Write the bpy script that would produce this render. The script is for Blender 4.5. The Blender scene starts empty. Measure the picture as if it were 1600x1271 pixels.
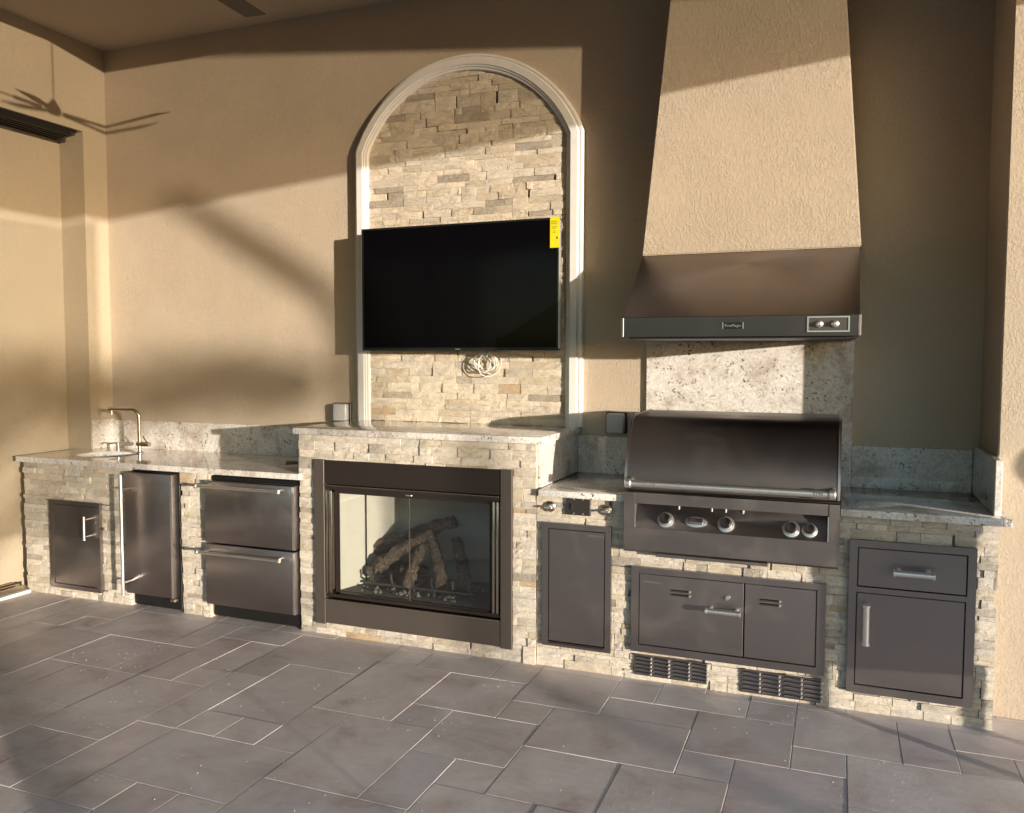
import bpy, bmesh, math, random
from mathutils import Vector, Matrix
R = math.radians
SC = bpy.context.scene
COL = SC.collection
rnd = random.Random(7)

# ------------------------------------------------------------------ camera
def camera():
    yaw, pit, rol = R(21.4), R(3.42), R(-.12)
    fwd = Vector((-math.sin(yaw) * math.cos(pit), math.cos(yaw) * math.cos(pit), -math.sin(pit)))
    right = Vector((math.cos(yaw), math.sin(yaw), 0))
    down = fwd.cross(right)
    r2 = right * math.cos(rol) + down * math.sin(rol)
    d2 = -right * math.sin(rol) + down * math.cos(rol)
    m = Matrix((r2, -d2, -fwd)).transposed().to_4x4()
    m.translation = (0, -4.68, 1.6)
    cd = bpy.data.cameras.new('camera'); cd.sensor_fit = 'HORIZONTAL'; cd.sensor_width = 36
    cd.lens = 1300 / 1600 * 36; cd.clip_start = .05; cd.clip_end = 2000
    c = bpy.data.objects.new('camera', cd); COL.objects.link(c); c.matrix_world = m
    SC.camera = c
camera()

# ------------------------------------------------------------------ light
SUN_AZ, SUN_EL = 60.0, 4.4          # degrees from the wall normal towards the right, and above the horizon
def light():
    w = bpy.data.worlds.new('World'); SC.world = w; w.use_nodes = True
    nt = w.node_tree; nt.nodes.clear()
    sky = nt.nodes.new('ShaderNodeTexSky'); sky.sky_type = 'NISHITA'; sky.sun_disc = False
    sky.sun_elevation = R(SUN_EL); sky.sun_rotation = R(180 - SUN_AZ)
    sky.air_density = 1.0; sky.dust_density = .6; sky.ozone_density = 2.1
    bg = nt.nodes.new('ShaderNodeBackground'); bg.inputs['Strength'].default_value = .15
    out = nt.nodes.new('ShaderNodeOutputWorld')
    nt.links.new(sky.outputs[0], bg.inputs[0]); nt.links.new(bg.outputs[0], out.inputs[0])
    ld = bpy.data.lights.new('sun', 'SUN'); ld.energy = 2.0; ld.angle = R(.53); ld.color = (1, .885, .745)
    o = bpy.data.objects.new('sun', ld); COL.objects.link(o); o.location = (8, -5, 6)
    d = Vector((-math.sin(R(SUN_AZ)) * math.cos(R(SUN_EL)), math.cos(R(SUN_AZ)) * math.cos(R(SUN_EL)), -math.sin(R(SUN_EL))))
    o.rotation_euler = d.to_track_quat('-Z', 'Y').to_euler()
light()
SC.view_settings.view_transform = 'Standard'; SC.view_settings.look = 'None'
SC.view_settings.exposure = 1.68; SC.view_settings.gamma = 1; SC.view_settings.use_curve_mapping = False
SC.cycles.use_denoising = True
SC.cycles.max_bounces = 10; SC.cycles.diffuse_bounces = 2; SC.cycles.glossy_bounces = 5
SC.cycles.transparent_max_bounces = 12
SC.cycles.sample_clamp_indirect = 6.0
SC.cycles.caustics_reflective = False; SC.cycles.caustics_refractive = False

# ------------------------------------------------------------------ materials
class NT:
    def __init__(s, name):
        s.m = bpy.data.materials.new(name); s.m.use_nodes = True
        s.t = s.m.node_tree; s.p = s.t.nodes['Principled BSDF']
        s.co = s.t.nodes.new('ShaderNodeTexCoord')
        s.geo = s.t.nodes.new('ShaderNodeNewGeometry')
    def n(s, ty, **kw):
        nd = s.t.nodes.new(ty)
        for k, v in kw.items():
            if k in nd.inputs: nd.inputs[k].default_value = v
            else: setattr(nd, k, v)
        return nd
    def l(s, a, b): s.t.links.new(a, b)
    def pos(s, scale=(1, 1, 1)):
        mp = s.n('ShaderNodeMapping'); mp.inputs['Scale'].default_value = scale
        s.l(s.geo.outputs['Position'], mp.inputs[0]); return mp.outputs[0]
    def noise(s, scale, detail=4, rough=.55, vec=None, dist=0.):
        nd = s.n('ShaderNodeTexNoise', Scale=scale, Detail=detail, Roughness=rough, Distortion=dist)
        s.l(vec if vec is not None else s.geo.outputs['Position'], nd.inputs['Vector']); return nd.outputs[0]
    def voro(s, scale, vec=None, feature='F1', out=0):
        nd = s.n('ShaderNodeTexVoronoi', Scale=scale); nd.feature = feature
        s.l(vec if vec is not None else s.geo.outputs['Position'], nd.inputs['Vector']); return nd.outputs[out]
    def ramp(s, fac, stops, interp='LINEAR'):
        nd = s.n('ShaderNodeValToRGB'); cr = nd.color_ramp; cr.interpolation = interp
        while len(cr.elements) < len(stops): cr.elements.new(.5)
        for e, (p, c) in zip(cr.elements, stops):
            e.position = p; e.color = (*c, 1) if hasattr(c, '__len__') else (c, c, c, 1)
        s.l(fac, nd.inputs[0]); return nd.outputs[0]
    def mix(s, fac, a, b, mode='MIX'):
        nd = s.n('ShaderNodeMix'); nd.data_type = 'RGBA'; nd.blend_type = mode
        for v, i in ((fac, 0), (a, 6), (b, 7)):
            if hasattr(v, 'is_output'): s.l(v, nd.inputs[i])
            elif i == 0: nd.inputs[0].default_value = v
            else: nd.inputs[i].default_value = (*v, 1)
        return nd.outputs[2]
    def math(s, op, a, b=0.):
        nd = s.n('ShaderNodeMath'); nd.operation = op
        for v, i in ((a, 0), (b, 1)):
            if hasattr(v, 'is_output'): s.l(v, nd.inputs[i])
            else: nd.inputs[i].default_value = v
        return nd.outputs[0]
    def rand(s): return s.n('ShaderNodeObjectInfo').outputs['Random']
    def bump(s, h, strength=.3, dist=.01, prev=None):
        nd = s.n('ShaderNodeBump', Strength=strength, Distance=dist); s.l(h, nd.inputs['Height'])
        if prev is not None: s.l(prev, nd.inputs['Normal'])
        s.l(nd.outputs[0], s.p.inputs['Normal']); return nd.outputs[0]
    def set(s, **kw):
        for k, v in kw.items():
            k = k.replace('_', ' ')
            i = s.p.inputs[k]
            if hasattr(v, 'is_output'): s.l(v, i)
            else: i.default_value = (*v, 1) if hasattr(v, '__len__') and len(v) == 3 else v
        return s.m

def m_plain(name, col, rough=.5, metal=0., spec=.5):
    t = NT(name)
    f = t.noise(14, 3)
    c = t.mix(t.ramp(f, [(.3, 0.), (.7, 1.)]), tuple(x * .93 for x in col), col)
    return t.set(Base_Color=c, Roughness=rough, Metallic=metal, Specular_IOR_Level=spec)

def m_stucco(name, col, strength=.6):
    t = NT(name)
    a = t.noise(2.2, 4); b = t.noise(38, 4)
    c = t.mix(t.ramp(a, [(.35, 0.), (.7, 1.)]), tuple(x * .94 for x in col), tuple(min(1, x * 1.03) for x in col))
    c = t.mix(t.ramp(b, [(.3, 0.), (.62, 1.)]), tuple(x * .93 for x in col), c)
    # knock-down texture: blotchy low islands
    v = t.noise(84, 5, .65, t.pos((1, 1, .7)), .5)
    h1 = t.ramp(v, [(.48, 0.), (.60, 1.)])
    m = t.ramp(t.noise(3.0, 3), [(.35, .35), (.65, 1.)])
    h = t.math('MULTIPLY', h1, m)
    fine = t.noise(220, 3)
    n1 = t.bump(h, strength, .0028)
    n1 = t.bump(t.noise(9, 3), .25, .006, n1)
    t.bump(fine, .35, .0012, n1)
    return t.set(Base_Color=c, Roughness=.92, Specular_IOR_Level=.2)

def m_steel(name, col=(.335, .30, .292), rough=.30, vert=False):
    t = NT(name)
    sc = (.7, .7, 220) if not vert else (220, 220, .7)
    g = t.noise(5, 4, .65, t.pos(sc))
    big = t.noise(1.7, 4)
    smear = t.ramp(t.noise(4.5, 5, .6, dist=.6), [(.5, 0.), (.75, .09)])
    r = t.math('ADD', t.math('MULTIPLY', g, .14), rough - .07)
    r = t.math('ADD', t.math('ADD', r, t.math('MULTIPLY', big, .08)), smear)
    c = t.mix(g, tuple(x * .86 for x in col), tuple(min(1, x * 1.06) for x in col))
    t.bump(g, .05, .001)
    tg = t.n('ShaderNodeTangent'); tg.direction_type = 'RADIAL'; tg.axis = 'Z'
    t.l(tg.outputs[0], t.p.inputs['Tangent'])
    return t.set(Base_Color=c, Roughness=r, Metallic=1., Anisotropic=.55)

def m_granite():
    t = NT('granite')
    wv = t.n('ShaderNodeVectorMath'); wv.operation = 'ADD'
    nz = t.n('ShaderNodeTexNoise', Scale=30., Detail=3.); t.l(t.geo.outputs['Position'], nz.inputs['Vector'])
    sc = t.n('ShaderNodeVectorMath'); sc.operation = 'SCALE'; t.l(nz.outputs['Color'], sc.inputs[0]); sc.inputs['Scale'].default_value = .02
    t.l(t.geo.outputs['Position'], wv.inputs[0]); t.l(sc.outputs[0], wv.inputs[1]); P = wv.outputs[0]
    c = t.ramp(t.noise(5, 6, .62, dist=.8), [(.30, (.50, .43, .38)), (.42, (.70, .65, .60)), (.52, (.83, .80, .77)), (.66, (.86, .84, .81)), (.80, (.70, .68, .67))])
    cell = t.n('ShaderNodeSeparateColor'); t.l(t.voro(95, P, out=1), cell.inputs[0])
    cryst = t.ramp(cell.outputs[0], [(0, (.80, .77, .73)), (.35, (1.0, .99, .97)), (.62, (.88, .86, .83)), (.80, (1.06, 1.05, 1.03)), (.90, (.72, .66, .60))], 'CONSTANT')
    c = t.mix(.6, c, cryst, 'MULTIPLY')
    patch = t.ramp(t.noise(4.2, 5, .65, dist=.8), [(.42, 0.), (.60, 1.)])
    dk = t.ramp(cell.outputs[1], [(.74, 0.), (.75, 1.)], 'CONSTANT')
    cl = t.ramp(t.noise(24, 5, .7, dist=1.2), [(.50, 0.), (.57, 1.)])
    c = t.mix(t.math('MULTIPLY', t.math('MULTIPLY', dk, cl), t.math('ADD', t.math('MULTIPLY', patch, .8), .12)), c, (.03, .028, .032))
    vein = t.ramp(t.noise(15, 7, .75, dist=2.2), [(.34, .9), (.40, 0.)])
    c = t.mix(t.math('MULTIPLY', vein, t.math('ADD', t.math('MULTIPLY', patch, .6), .25)), c, (.17, .14, .13))
    return t.set(Base_Color=c, Roughness=.06, Specular_IOR_Level=.5)

def m_stone(name, seed, tint=(1, .975, .945)):
    t = NT(name)
    r = t.rand()
    r2 = t.n('ShaderNodeTexWhiteNoise'); r2.noise_dimensions = '1D'
    t.l(t.math('ADD', r, seed), r2.inputs['W'])
    c = t.ramp(r2.outputs[0], [(0, (.76, .69, .58)), (.16, (.84, .78, .68)), (.32, (.68, .64, .57)), (.44, (.86, .81, .73)), (.57, (.74, .67, .56)),
                               (.66, (.80, .76, .70)), (.79, (.50, .46, .41)), (.86, (.88, .82, .72)), (.965, (.64, .51, .35)), (.98, (.79, .73, .64))], 'CONSTANT')
    # each stone samples its own piece of rock: offset the pattern by the stone's own random number
    off = t.n('ShaderNodeCombineXYZ'); t.l(t.math('MULTIPLY', r, 37.), off.inputs[0]); t.l(t.math('MULTIPLY', r, 91.), off.inputs[2])
    va = t.n('ShaderNodeVectorMath'); t.l(t.pos((1, 1, 2.2)), va.inputs[0]); t.l(off.outputs[0], va.inputs[1])
    v = va.outputs[0]
    st = t.noise(8, 7, .68, v, .8)
    c = t.mix(.8, c, t.ramp(st, [(.28, (.52, .47, .40)), (.45, (.86, .84, .80)), (.6, (1., .99, .97)), (.78, (1.12, 1.1, 1.06))]), 'MULTIPLY')
    gr = t.ramp(t.noise(5, 5, .6, v), [(.55, 0.), (.70, .5)])
    c = t.mix(gr, c, (.56, .54, .51))
    c = t.mix(1., c, tint, 'MULTIPLY')
    rust = t.ramp(t.noise(7, 6, .65, v, .5), [(.62, 0.), (.76, .4)])
    c = t.mix(rust, c, (.54, .42, .27))
    fl = t.ramp(t.noise(85, 5, .75), [(.33, .55), (.44, 0.)])
    c = t.mix(fl, c, (.26, .22, .18))
    wl = t.ramp(t.noise(60, 5, .75, v), [(.58, 0.), (.68, .6)])
    c = t.mix(wl, c, (.88, .86, .82))
    n1 = t.bump(t.noise(26, 8, .75, v, .8), 1.0, .012)
    t.bump(t.noise(150, 4, .7), .4, .002, n1)
    return t.set(Base_Color=c, Roughness=.8, Specular_IOR_Level=.3)

def m_paver():
    t = NT('paver')
    r = t.rand()
    c = t.ramp(r, [(0, (.57, .505, .49)), (.2, (.74, .66, .635)), (.4, (.63, .575, .585)), (.6, (.78, .71, .68)), (.8, (.66, .59, .575)), (1, (.72, .66, .65))])
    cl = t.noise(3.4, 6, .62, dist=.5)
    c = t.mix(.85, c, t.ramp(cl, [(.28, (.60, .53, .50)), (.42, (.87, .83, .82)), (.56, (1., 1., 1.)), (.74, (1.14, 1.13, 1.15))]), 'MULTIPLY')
    st = t.noise(14, 5, .6, t.pos((1, 3, 1)))
    c = t.mix(.3, c, t.ramp(st, [(.3, .8), (.7, 1.15)]), 'MULTIPLY')
    cl2 = t.ramp(t.noise(3.1, 2), [(.52, 0.), (.68, 1.)])
    pit = t.ramp(t.noise(95, 3, .7), [(.66, 0.), (.73, 1.)])
    pit = t.math('MULTIPLY', pit, cl2)
    c = t.mix(t.math('MULTIPLY', pit, .45), c, (.26, .23, .22))
    gsp = t.ramp(t.noise(120, 3, .7), [(.70, 0.), (.76, .6)])
    c = t.mix(t.math('MULTIPLY', gsp, t.ramp(t.noise(2.2, 3), [(.5, 0.), (.65, 1.)])), c, (.80, .77, .72))
    h = t.math('SUBTRACT', t.math('MULTIPLY', t.noise(60, 5, .6), .5), pit)
    t.bump(h, .45, .003)
    return t.set(Base_Color=c, Roughness=.50, Specular_IOR_Level=.4)

def m_bark():
    t = NT('log_bark')
    v = t.noise(48, 7, .75, dist=1.8)
    c = t.ramp(v, [(.36, (.018, .014, .012)), (.48, (.085, .062, .046)), (.57, (.22, .17, .13)), (.72, (.44, .37, .30))])
    t.bump(v, 1.0, .02)
    return t.set(Base_Color=c, Roughness=.9)

def m_glass():
    t = NT('door_glass')
    tr = t.n('ShaderNodeBsdfTransparent'); tr.inputs[0].default_value = (.97, .98, .96, 1)
    gl = t.n('ShaderNodeBsdfGlossy', Roughness=.02); gl.inputs[0].default_value = (1, 1, 1, 1)
    lw = t.n('ShaderNodeLayerWeight', Blend=.5)
    fr = t.math('ADD', t.math('MULTIPLY', t.math('POWER', lw.outputs['Facing'], 4.), .5), .05)
    mx = t.n('ShaderNodeMixShader'); t.l(fr, mx.inputs[0]); t.l(tr.outputs[0], mx.inputs[1]); t.l(gl.outputs[0], mx.inputs[2])
    t.l(mx.outputs[0], t.t.nodes['Material Output'].inputs[0]); return t.m

def m_shade(name='light_filter_sheet', col=(.40, .36, .30, 1)):  # tinted see-through sheet for the added light filters
    t = NT(name)
    tr = t.n('ShaderNodeBsdfTransparent'); tr.inputs[0].default_value = col
    df = t.n('ShaderNodeBsdfDiffuse'); df.inputs[0].default_value = (.12, .09, .06, 1)
    mx = t.n('ShaderNodeMixShader'); mx.inputs[0].default_value = .12
    t.l(tr.outputs[0], mx.inputs[1]); t.l(df.outputs[0], mx.inputs[2])
    t.l(mx.outputs[0], t.t.nodes['Material Output'].inputs[0]); return t.m

def m_leaf(name, col):
    t = NT(name)
    c = t.mix(t.rand(), tuple(x * .8 for x in col), col)
    c = t.mix(t.ramp(t.noise(9, 2), [(.3, 0.), (.7, 1.)]), tuple(x * .6 for x in col), c)
    return t.set(Base_Color=c, Roughness=.6)

def m_ground(name, c1, c2, scale=6):
    t = NT(name)
    f = t.noise(scale, 6); g = t.noise(.4, 4)
    c = t.mix(f, c1, c2); c = t.mix(t.ramp(g, [(.35, .0), (.7, .5)]), c, tuple(x * .7 for x in c1))
    return t.set(Base_Color=c, Roughness=.95)

WALLC = (.58, .482, .368)
M = dict(
    wall=m_stucco('wall_stucco', WALLC), wall_smooth=m_stucco('smooth_stucco', (.52, .44, .325), .12),
    ceil=m_stucco('ceiling_plaster', (.52, .43, .33), .1),
    trim=m_plain('white_trim', (.86, .845, .81), .5), steel=m_steel('brushed_steel'), steel_v=m_steel('brushed_steel_vertical', vert=True),
    steel_dk=m_steel('dark_steel', (.115, .10, .095), .38), steel_md=m_steel('grill_steel', (.28, .25, .242), .32), band=m_steel('hood_band_steel', (.095, .088, .094), .27), chrome=m_plain('satin_chrome', (.90, .88, .85), .40, 1.), nickel=m_plain('brushed_nickel', (.60, .52, .42), .26, 1.),
    black=m_plain('black_plastic', (.012, .012, .012), .4), dark=m_plain('dark_bronze', (.035, .03, .028), .45),
    brown=m_plain('brown_painted_steel', (.13, .108, .092), .42, .4), browndk=m_plain('dark_brown_steel', (.045, .034, .03), .4, .4),
    tint=m_plain('tinted_glass', (.012, .013, .014), .04, 0., .5), screen=m_plain('black_screen', (.003, .003, .004), .10, 0., .10), granite=m_granite(), stoneA=m_stone('ledger_stone', .0), stoneB=m_stone('niche_stone', 3.7, (1, .955, .885)),
    core=m_plain('mortar', (.52, .48, .43), .95), paver=m_paver(), deck=m_ground('deck_paving', (.26, .24, .235), (.32, .30, .29), 9), grout=m_ground('grout', (.48, .44, .41), (.60, .56, .52), 60),
    bark=m_bark(), glass=m_glass(), shade=m_shade(), mesh=m_shade('dimming_mesh', (.66, .65, .63, 1)), refract=m_plain('cream_firebrick', (.54, .525, .48), .8),  # shade and mesh are for added sheets that weaken the sun
    firegrey=m_plain('grey_panel', (.30, .29, .27), .7), firefloor=m_plain('firebox_floor', (.10, .095, .09), .8), ash=m_plain('ember_chunk', (.12, .115, .11), .7), iron=m_plain('grate_iron', (.16, .15, .145), .4, .8),
    yellow=m_plain('yellow_label', (.85, .78, .02), .5), ink=m_plain('black_ink', (.03, .03, .03), .6), engrave=m_plain('engraved_grey', (.34, .33, .32), .4, .6),
    cable=m_plain('white_cable', (.78, .74, .66), .5), outlet=m_plain('grey_plastic_cover', (.50, .49, .47), .35),
    drywood=m_leaf('dry_leaf', (.30, .19, .10)), lawn=m_ground('lawn', (.05, .075, .022), (.075, .10, .03)), canvas=m_plain('umbrella_canvas', (.30, .25, .20), .9),
    leaf=m_leaf('shrub_leaf', (.06, .10, .035)), pot=m_plain('clay_pot', (.30, .15, .09), .8), fan=m_plain('dark_walnut', (.045, .032, .024), .5),
    teak=m_plain('weathered_teak', (.24, .17, .11), .7),
)

# ------------------------------------------------------------------ mesh helpers
ORG = {}
class MB:
    def __init__(s): s.bm = bmesh.new()
    def face(s, pts): return s.bm.faces.new([s.bm.verts.new(p) for p in pts])
    def box(s, x0, x1, y0, y1, z0, z1, bev=0., seg=1):
        if x0 > x1: x0, x1 = x1, x0
        if y0 > y1: y0, y1 = y1, y0
        if z0 > z1: z0, z1 = z1, z0
        v = [s.bm.verts.new((x, y, z)) for z in (z0, z1) for y in (y0, y1) for x in (x0, x1)]
        fs = [s.bm.faces.new([v[i] for i in q]) for q in ((0, 2, 3, 1), (4, 5, 7, 6), (0, 1, 5, 4), (2, 6, 7, 3), (0, 4, 6, 2), (1, 3, 7, 5))]
        if bev:
            es = {e for f in fs for e in f.edges}
            bmesh.ops.bevel(s.bm, geom=list(es), offset=bev, segments=seg, affect='EDGES', profile=.5)
        return s
    def prism(s, prof, a0, a1, axis='x', a_prof=None):
        """extrude a closed profile; axis x: prof (y,z); axis y: prof (x,z)"""
        def P(p, a): return (a, p[0], p[1]) if axis == 'x' else ((p[0], a, p[1]) if axis == 'y' else (p[0], p[1], a))
        A = [s.bm.verts.new(P(p, a0)) for p in prof]; B = [s.bm.verts.new(P(p, a1)) for p in prof]
        n = len(prof)
        s.bm.faces.new(A); s.bm.faces.new(B[::-1])
        for i in range(n): s.bm.faces.new((A[i], B[i], B[(i + 1) % n], A[(i + 1) % n]))
        return s
    def tube(s, pts, r, seg=10, jit=0., rg=None):
        pts = [Vector(p) for p in pts]; n = len(pts)
        rs = r if hasattr(r, '__len__') else [r] * n
        rings = []; up = None
        for i, p in enumerate(pts):
            d = (pts[min(i + 1, n - 1)] - pts[max(i - 1, 0)]).normalized()
            if up is None: up = Vector((0, 0, 1)) if abs(d.z) < .9 else Vector((1, 0, 0))
            a = d.cross(up).normalized(); b = a.cross(d).normalized(); up = b
            ring = []
            for k in range(seg):
                t = 2 * math.pi * k / seg; rr = rs[i] * (1 + (rg.uniform(-jit, jit) if jit else 0))
                ring.append(s.bm.verts.new(p + a * math.cos(t) * rr + b * math.sin(t) * rr))
            rings.append(ring)
        for i in range(n - 1):
            for k in range(seg):
                s.bm.faces.new((rings[i][k], rings[i][(k + 1) % seg], rings[i + 1][(k + 1) % seg], rings[i + 1][k]))
        s.bm.faces.new(rings[0][::-1]); s.bm.faces.new(rings[-1])
        return s
    def cyl(s, p0, p1, r, seg=16, r1=None): return s.tube([p0, p1], [r, r if r1 is None else r1], seg)
    def lathe_y(s, c, prof, seg=24, squash=1.):
        """prof: list of (radius, y); axis through c along y"""
        rings = []
        for r, y in prof:
            rings.append([s.bm.verts.new((c[0] + r * squash * math.cos(2 * math.pi * k / seg), y, c[2] + r * math.sin(2 * math.pi * k / seg))) for k in range(seg)])
        for i in range(len(rings) - 1):
            for k in range(seg): s.bm.faces.new((rings[i][k], rings[i][(k + 1) % seg], rings[i + 1][(k + 1) % seg], rings[i + 1][k]))
        s.bm.faces.new(rings[0]); s.bm.faces.new(rings[-1][::-1])
        return s
    def build(s, name, mat, parent=None, smooth=True, ang=32):
        bmesh.ops.recalc_face_normals(s.bm, faces=s.bm.faces)
        vs = s.bm.verts
        lo = Vector([min(v.co[i] for v in vs) for i in range(3)]); hi = Vector([max(v.co[i] for v in vs) for i in range(3)])
        c = (lo + hi) / 2; c.z = lo.z
        for v in vs: v.co -= c
        me = bpy.data.meshes.new(name); s.bm.to_mesh(me); s.bm.free()
        if smooth and len(me.polygons) > 6:
            me.polygons.foreach_set('use_smooth', [True] * len(me.polygons)); me.set_sharp_from_angle(angle=R(ang))
        me.materials.append(M[mat] if isinstance(mat, str) else mat)
        o = bpy.data.objects.new(name, me); COL.objects.link(o)
        po = ORG.get(parent.name, Vector()) if parent else Vector()
        o.location = c - po; ORG[o.name] = c.copy()
        if parent: o.parent = parent
        return o
def tag(o, label, cat, group=None):
    o['label'] = label; o['category'] = cat
    if group: o['group'] = group
    return o
def thing(name, label, cat, loc, group=None):
    o = bpy.data.objects.new(name, None); o.empty_display_size = .1; COL.objects.link(o); o.location = loc
    ORG[o.name] = Vector(loc); return tag(o, label, cat, group)
def struct(o): o['kind'] = 'structure'; return o
def text(name, body, size, loc, mat, parent, depth=.0006, tilt=0.):
    cu = bpy.data.curves.new(name, 'FONT'); cu.body = body; cu.size = size; cu.extrude = depth; cu.align_x = 'CENTER'; cu.align_y = 'CENTER'; cu.space_character = 1.15
    cu.resolution_u = 2
    tmp = bpy.data.objects.new(name + '_curve', cu); COL.objects.link(tmp)
    me = bpy.data.meshes.new_from_object(tmp); bpy.data.objects.remove(tmp); me.name = name
    me.materials.append(M[mat])
    o = bpy.data.objects.new(name, me); COL.objects.link(o)
    o.rotation_euler = (R(90) + tilt, 0, 0); o.location = Vector(loc) - ORG[parent.name]; o.parent = parent
    return o
def subtract(rect, holes, mn=.012):
    out = [rect]
    for hx0, hx1, hz0, hz1 in holes:
        nx = []
        for x0, x1, z0, z1 in out:
            if hx1 <= x0 or hx0 >= x1 or hz1 <= z0 or hz0 >= z1: nx.append((x0, x1, z0, z1)); continue
            if hz0 > z0: nx.append((x0, x1, z0, hz0))
            if hz1 < z1: nx.append((x0, x1, hz1, z1))
            a, b = max(z0, hz0), min(z1, hz1)
            if hx0 > x0: nx.append((x0, hx0, a, b))
            if hx1 < x1: nx.append((hx1, x1, a, b))
        out = nx
    return [r for r in out if r[1] - r[0] > mn and r[3] - r[2] > mn * .6]

# ------------------------------------------------------------------ setting: floor, walls, ceiling
GX, GY, GM = .067, -.132, .2066       # paver module (8 inch): x = GX + n*GM, y = GY - j*GM2
GM2 = .2032
def floor():
    mb = MB(); mb.face([(-5.6, .3, -.0010), (-5.6, -4.4, -.0010), (2.42, -4.4, -.0010), (2.42, .3, -.0010)])
    fl = struct(mb.build('patio_floor', 'grout'))
    mb = MB(); mb.face([(-5.6, -4.4, -.001), (-5.6, -9, -.001), (6.5, -9, -.001), (6.5, .3, -.001), (2.42, .3, -.001), (2.42, -4.4, -.001)]); struct(mb.build('pool_deck', 'deck'))
    mb = MB(); mb.box(-5.6, 6.5, -9, .3, -.2, -.03); struct(mb.build('patio_slab', 'core'))
    seeds = [(-7, -5, 3, 5), (-5, -4, 3, 4), (-4, -2, 3, 4), (-5, -3, 4, 5), (-2, -1, 3, 4), (-3, -1, 4, 6), (-6, -3, 5, 7), (-3, -2, 6, 7), (-1, 1, 3, 5), (-1, 0, 5, 6), (-2, 0, 6, 8), (1, 2, 3, 5),
             (2, 3, 4, 5), (2, 4, 3, 4), (0, 3, 5, 7), (-6, -4, 7, 9), (-4, -2, 7, 9), (-10, -8, 3, 4), (-11, -10, 3, 4), (-11, -9, 4, 7), (-9, -7, 4, 6), (-8, -7, 3, 4), (-9, -8, 6, 7), (-10, -8, 7, 10),
             (-8, -6, 6, 8), (-7, -6, 5, 6), (-8, -7, 8, 10), (-7, -6, 8, 9), (-7, -5, 9, 11), (-14, -11, 3, 5), (-16, -14, 3, 4), (-15, -13, 4, 6), (-17, -16, 3, 5), (-16, -15, 4, 7), (-15, -14, 6, 7), (-13, -11, 5, 8),
             (-12, -11, 8, 9), (-11, -10, 7, 9), (-13, -12, 8, 9), (-13, -10, 9, 11), (-14, -13, 6, 9), (-16, -14, 7, 10), (-14, -13, 9, 12), (-18, -16, 7, 9), (-19, -17, 5, 7), (-20, -17, 3, 5), (-21, -19, 4, 6),
             (-13, -12, 11, 12), (-12, -11, 11, 13), (-11, -8, 10, 12), (-18, -16, 9, 11)]
    occ = {}
    tiles = []
    def ok(t): return all((i, j) not in occ for i in range(t[0], t[1]) for j in range(t[2], t[3]))
    def put(t):
        tiles.append(t)
        for i in range(t[0], t[1]):
            for j in range(t[2], t[3]): occ[(i, j)] = 1
    for t in seeds:
        if ok(t): put(t)
    rg = random.Random(3)
    for j in range(0, 19):
        for i in range(-27, 12):
            if (i, j) in occ: continue
            opts = [(3, 2), (2, 3), (2, 2), (2, 1), (1, 2), (1, 1)]; w = [4, 2, 4, 2, 2, 1]
            while opts:
                k = rg.choices(range(len(opts)), w)[0]
                t = (i, i + opts[k][0], j, j + opts[k][1])
                if ok(t): put(t); break
                opts.pop(k); w.pop(k)
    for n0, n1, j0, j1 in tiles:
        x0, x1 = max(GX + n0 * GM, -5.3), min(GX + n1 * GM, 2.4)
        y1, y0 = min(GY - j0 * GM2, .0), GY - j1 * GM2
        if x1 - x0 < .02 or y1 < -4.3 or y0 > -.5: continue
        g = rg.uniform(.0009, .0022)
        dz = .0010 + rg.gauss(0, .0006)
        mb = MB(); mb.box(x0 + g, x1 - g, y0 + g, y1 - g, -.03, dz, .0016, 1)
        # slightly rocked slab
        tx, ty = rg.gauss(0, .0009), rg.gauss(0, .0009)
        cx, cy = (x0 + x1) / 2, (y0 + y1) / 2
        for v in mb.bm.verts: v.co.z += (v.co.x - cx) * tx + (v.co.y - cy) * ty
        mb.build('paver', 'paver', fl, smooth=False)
    mb = MB(); mb.face([(-600, -900, -.25), (900, -900, -.25), (900, 600, -.25), (-600, 600, -.25)]); struct(mb.build('lawn', 'lawn'))
floor()
def grit():
    rg = random.Random(21); mb = MB()
    for c in range(46):
        cx, cy = rg.uniform(-4.6, .9), rg.uniform(-2.7, -.78); n = rg.randint(3, 14); sp = rg.uniform(.04, .22)
        for k in range(n):
            x, y = cx + rg.gauss(0, sp), min(cy + rg.gauss(0, sp), -.73); r = rg.uniform(.0008, .0022)
            v = bmesh.ops.create_icosphere(mb.bm, subdivisions=1, radius=r, matrix=Matrix.Translation((x, y, .0012 + r * .4)))['verts']
            for q in v: q.co += Vector((rg.gauss(0, r * .3), rg.gauss(0, r * .3), rg.gauss(0, r * .15)))
    o = mb.build('grit', 'paver', None, smooth=False); o['kind'] = 'stuff'; tag(o, 'sandy grit crumbs scattered over the pavers', 'grit')
grit()

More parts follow.
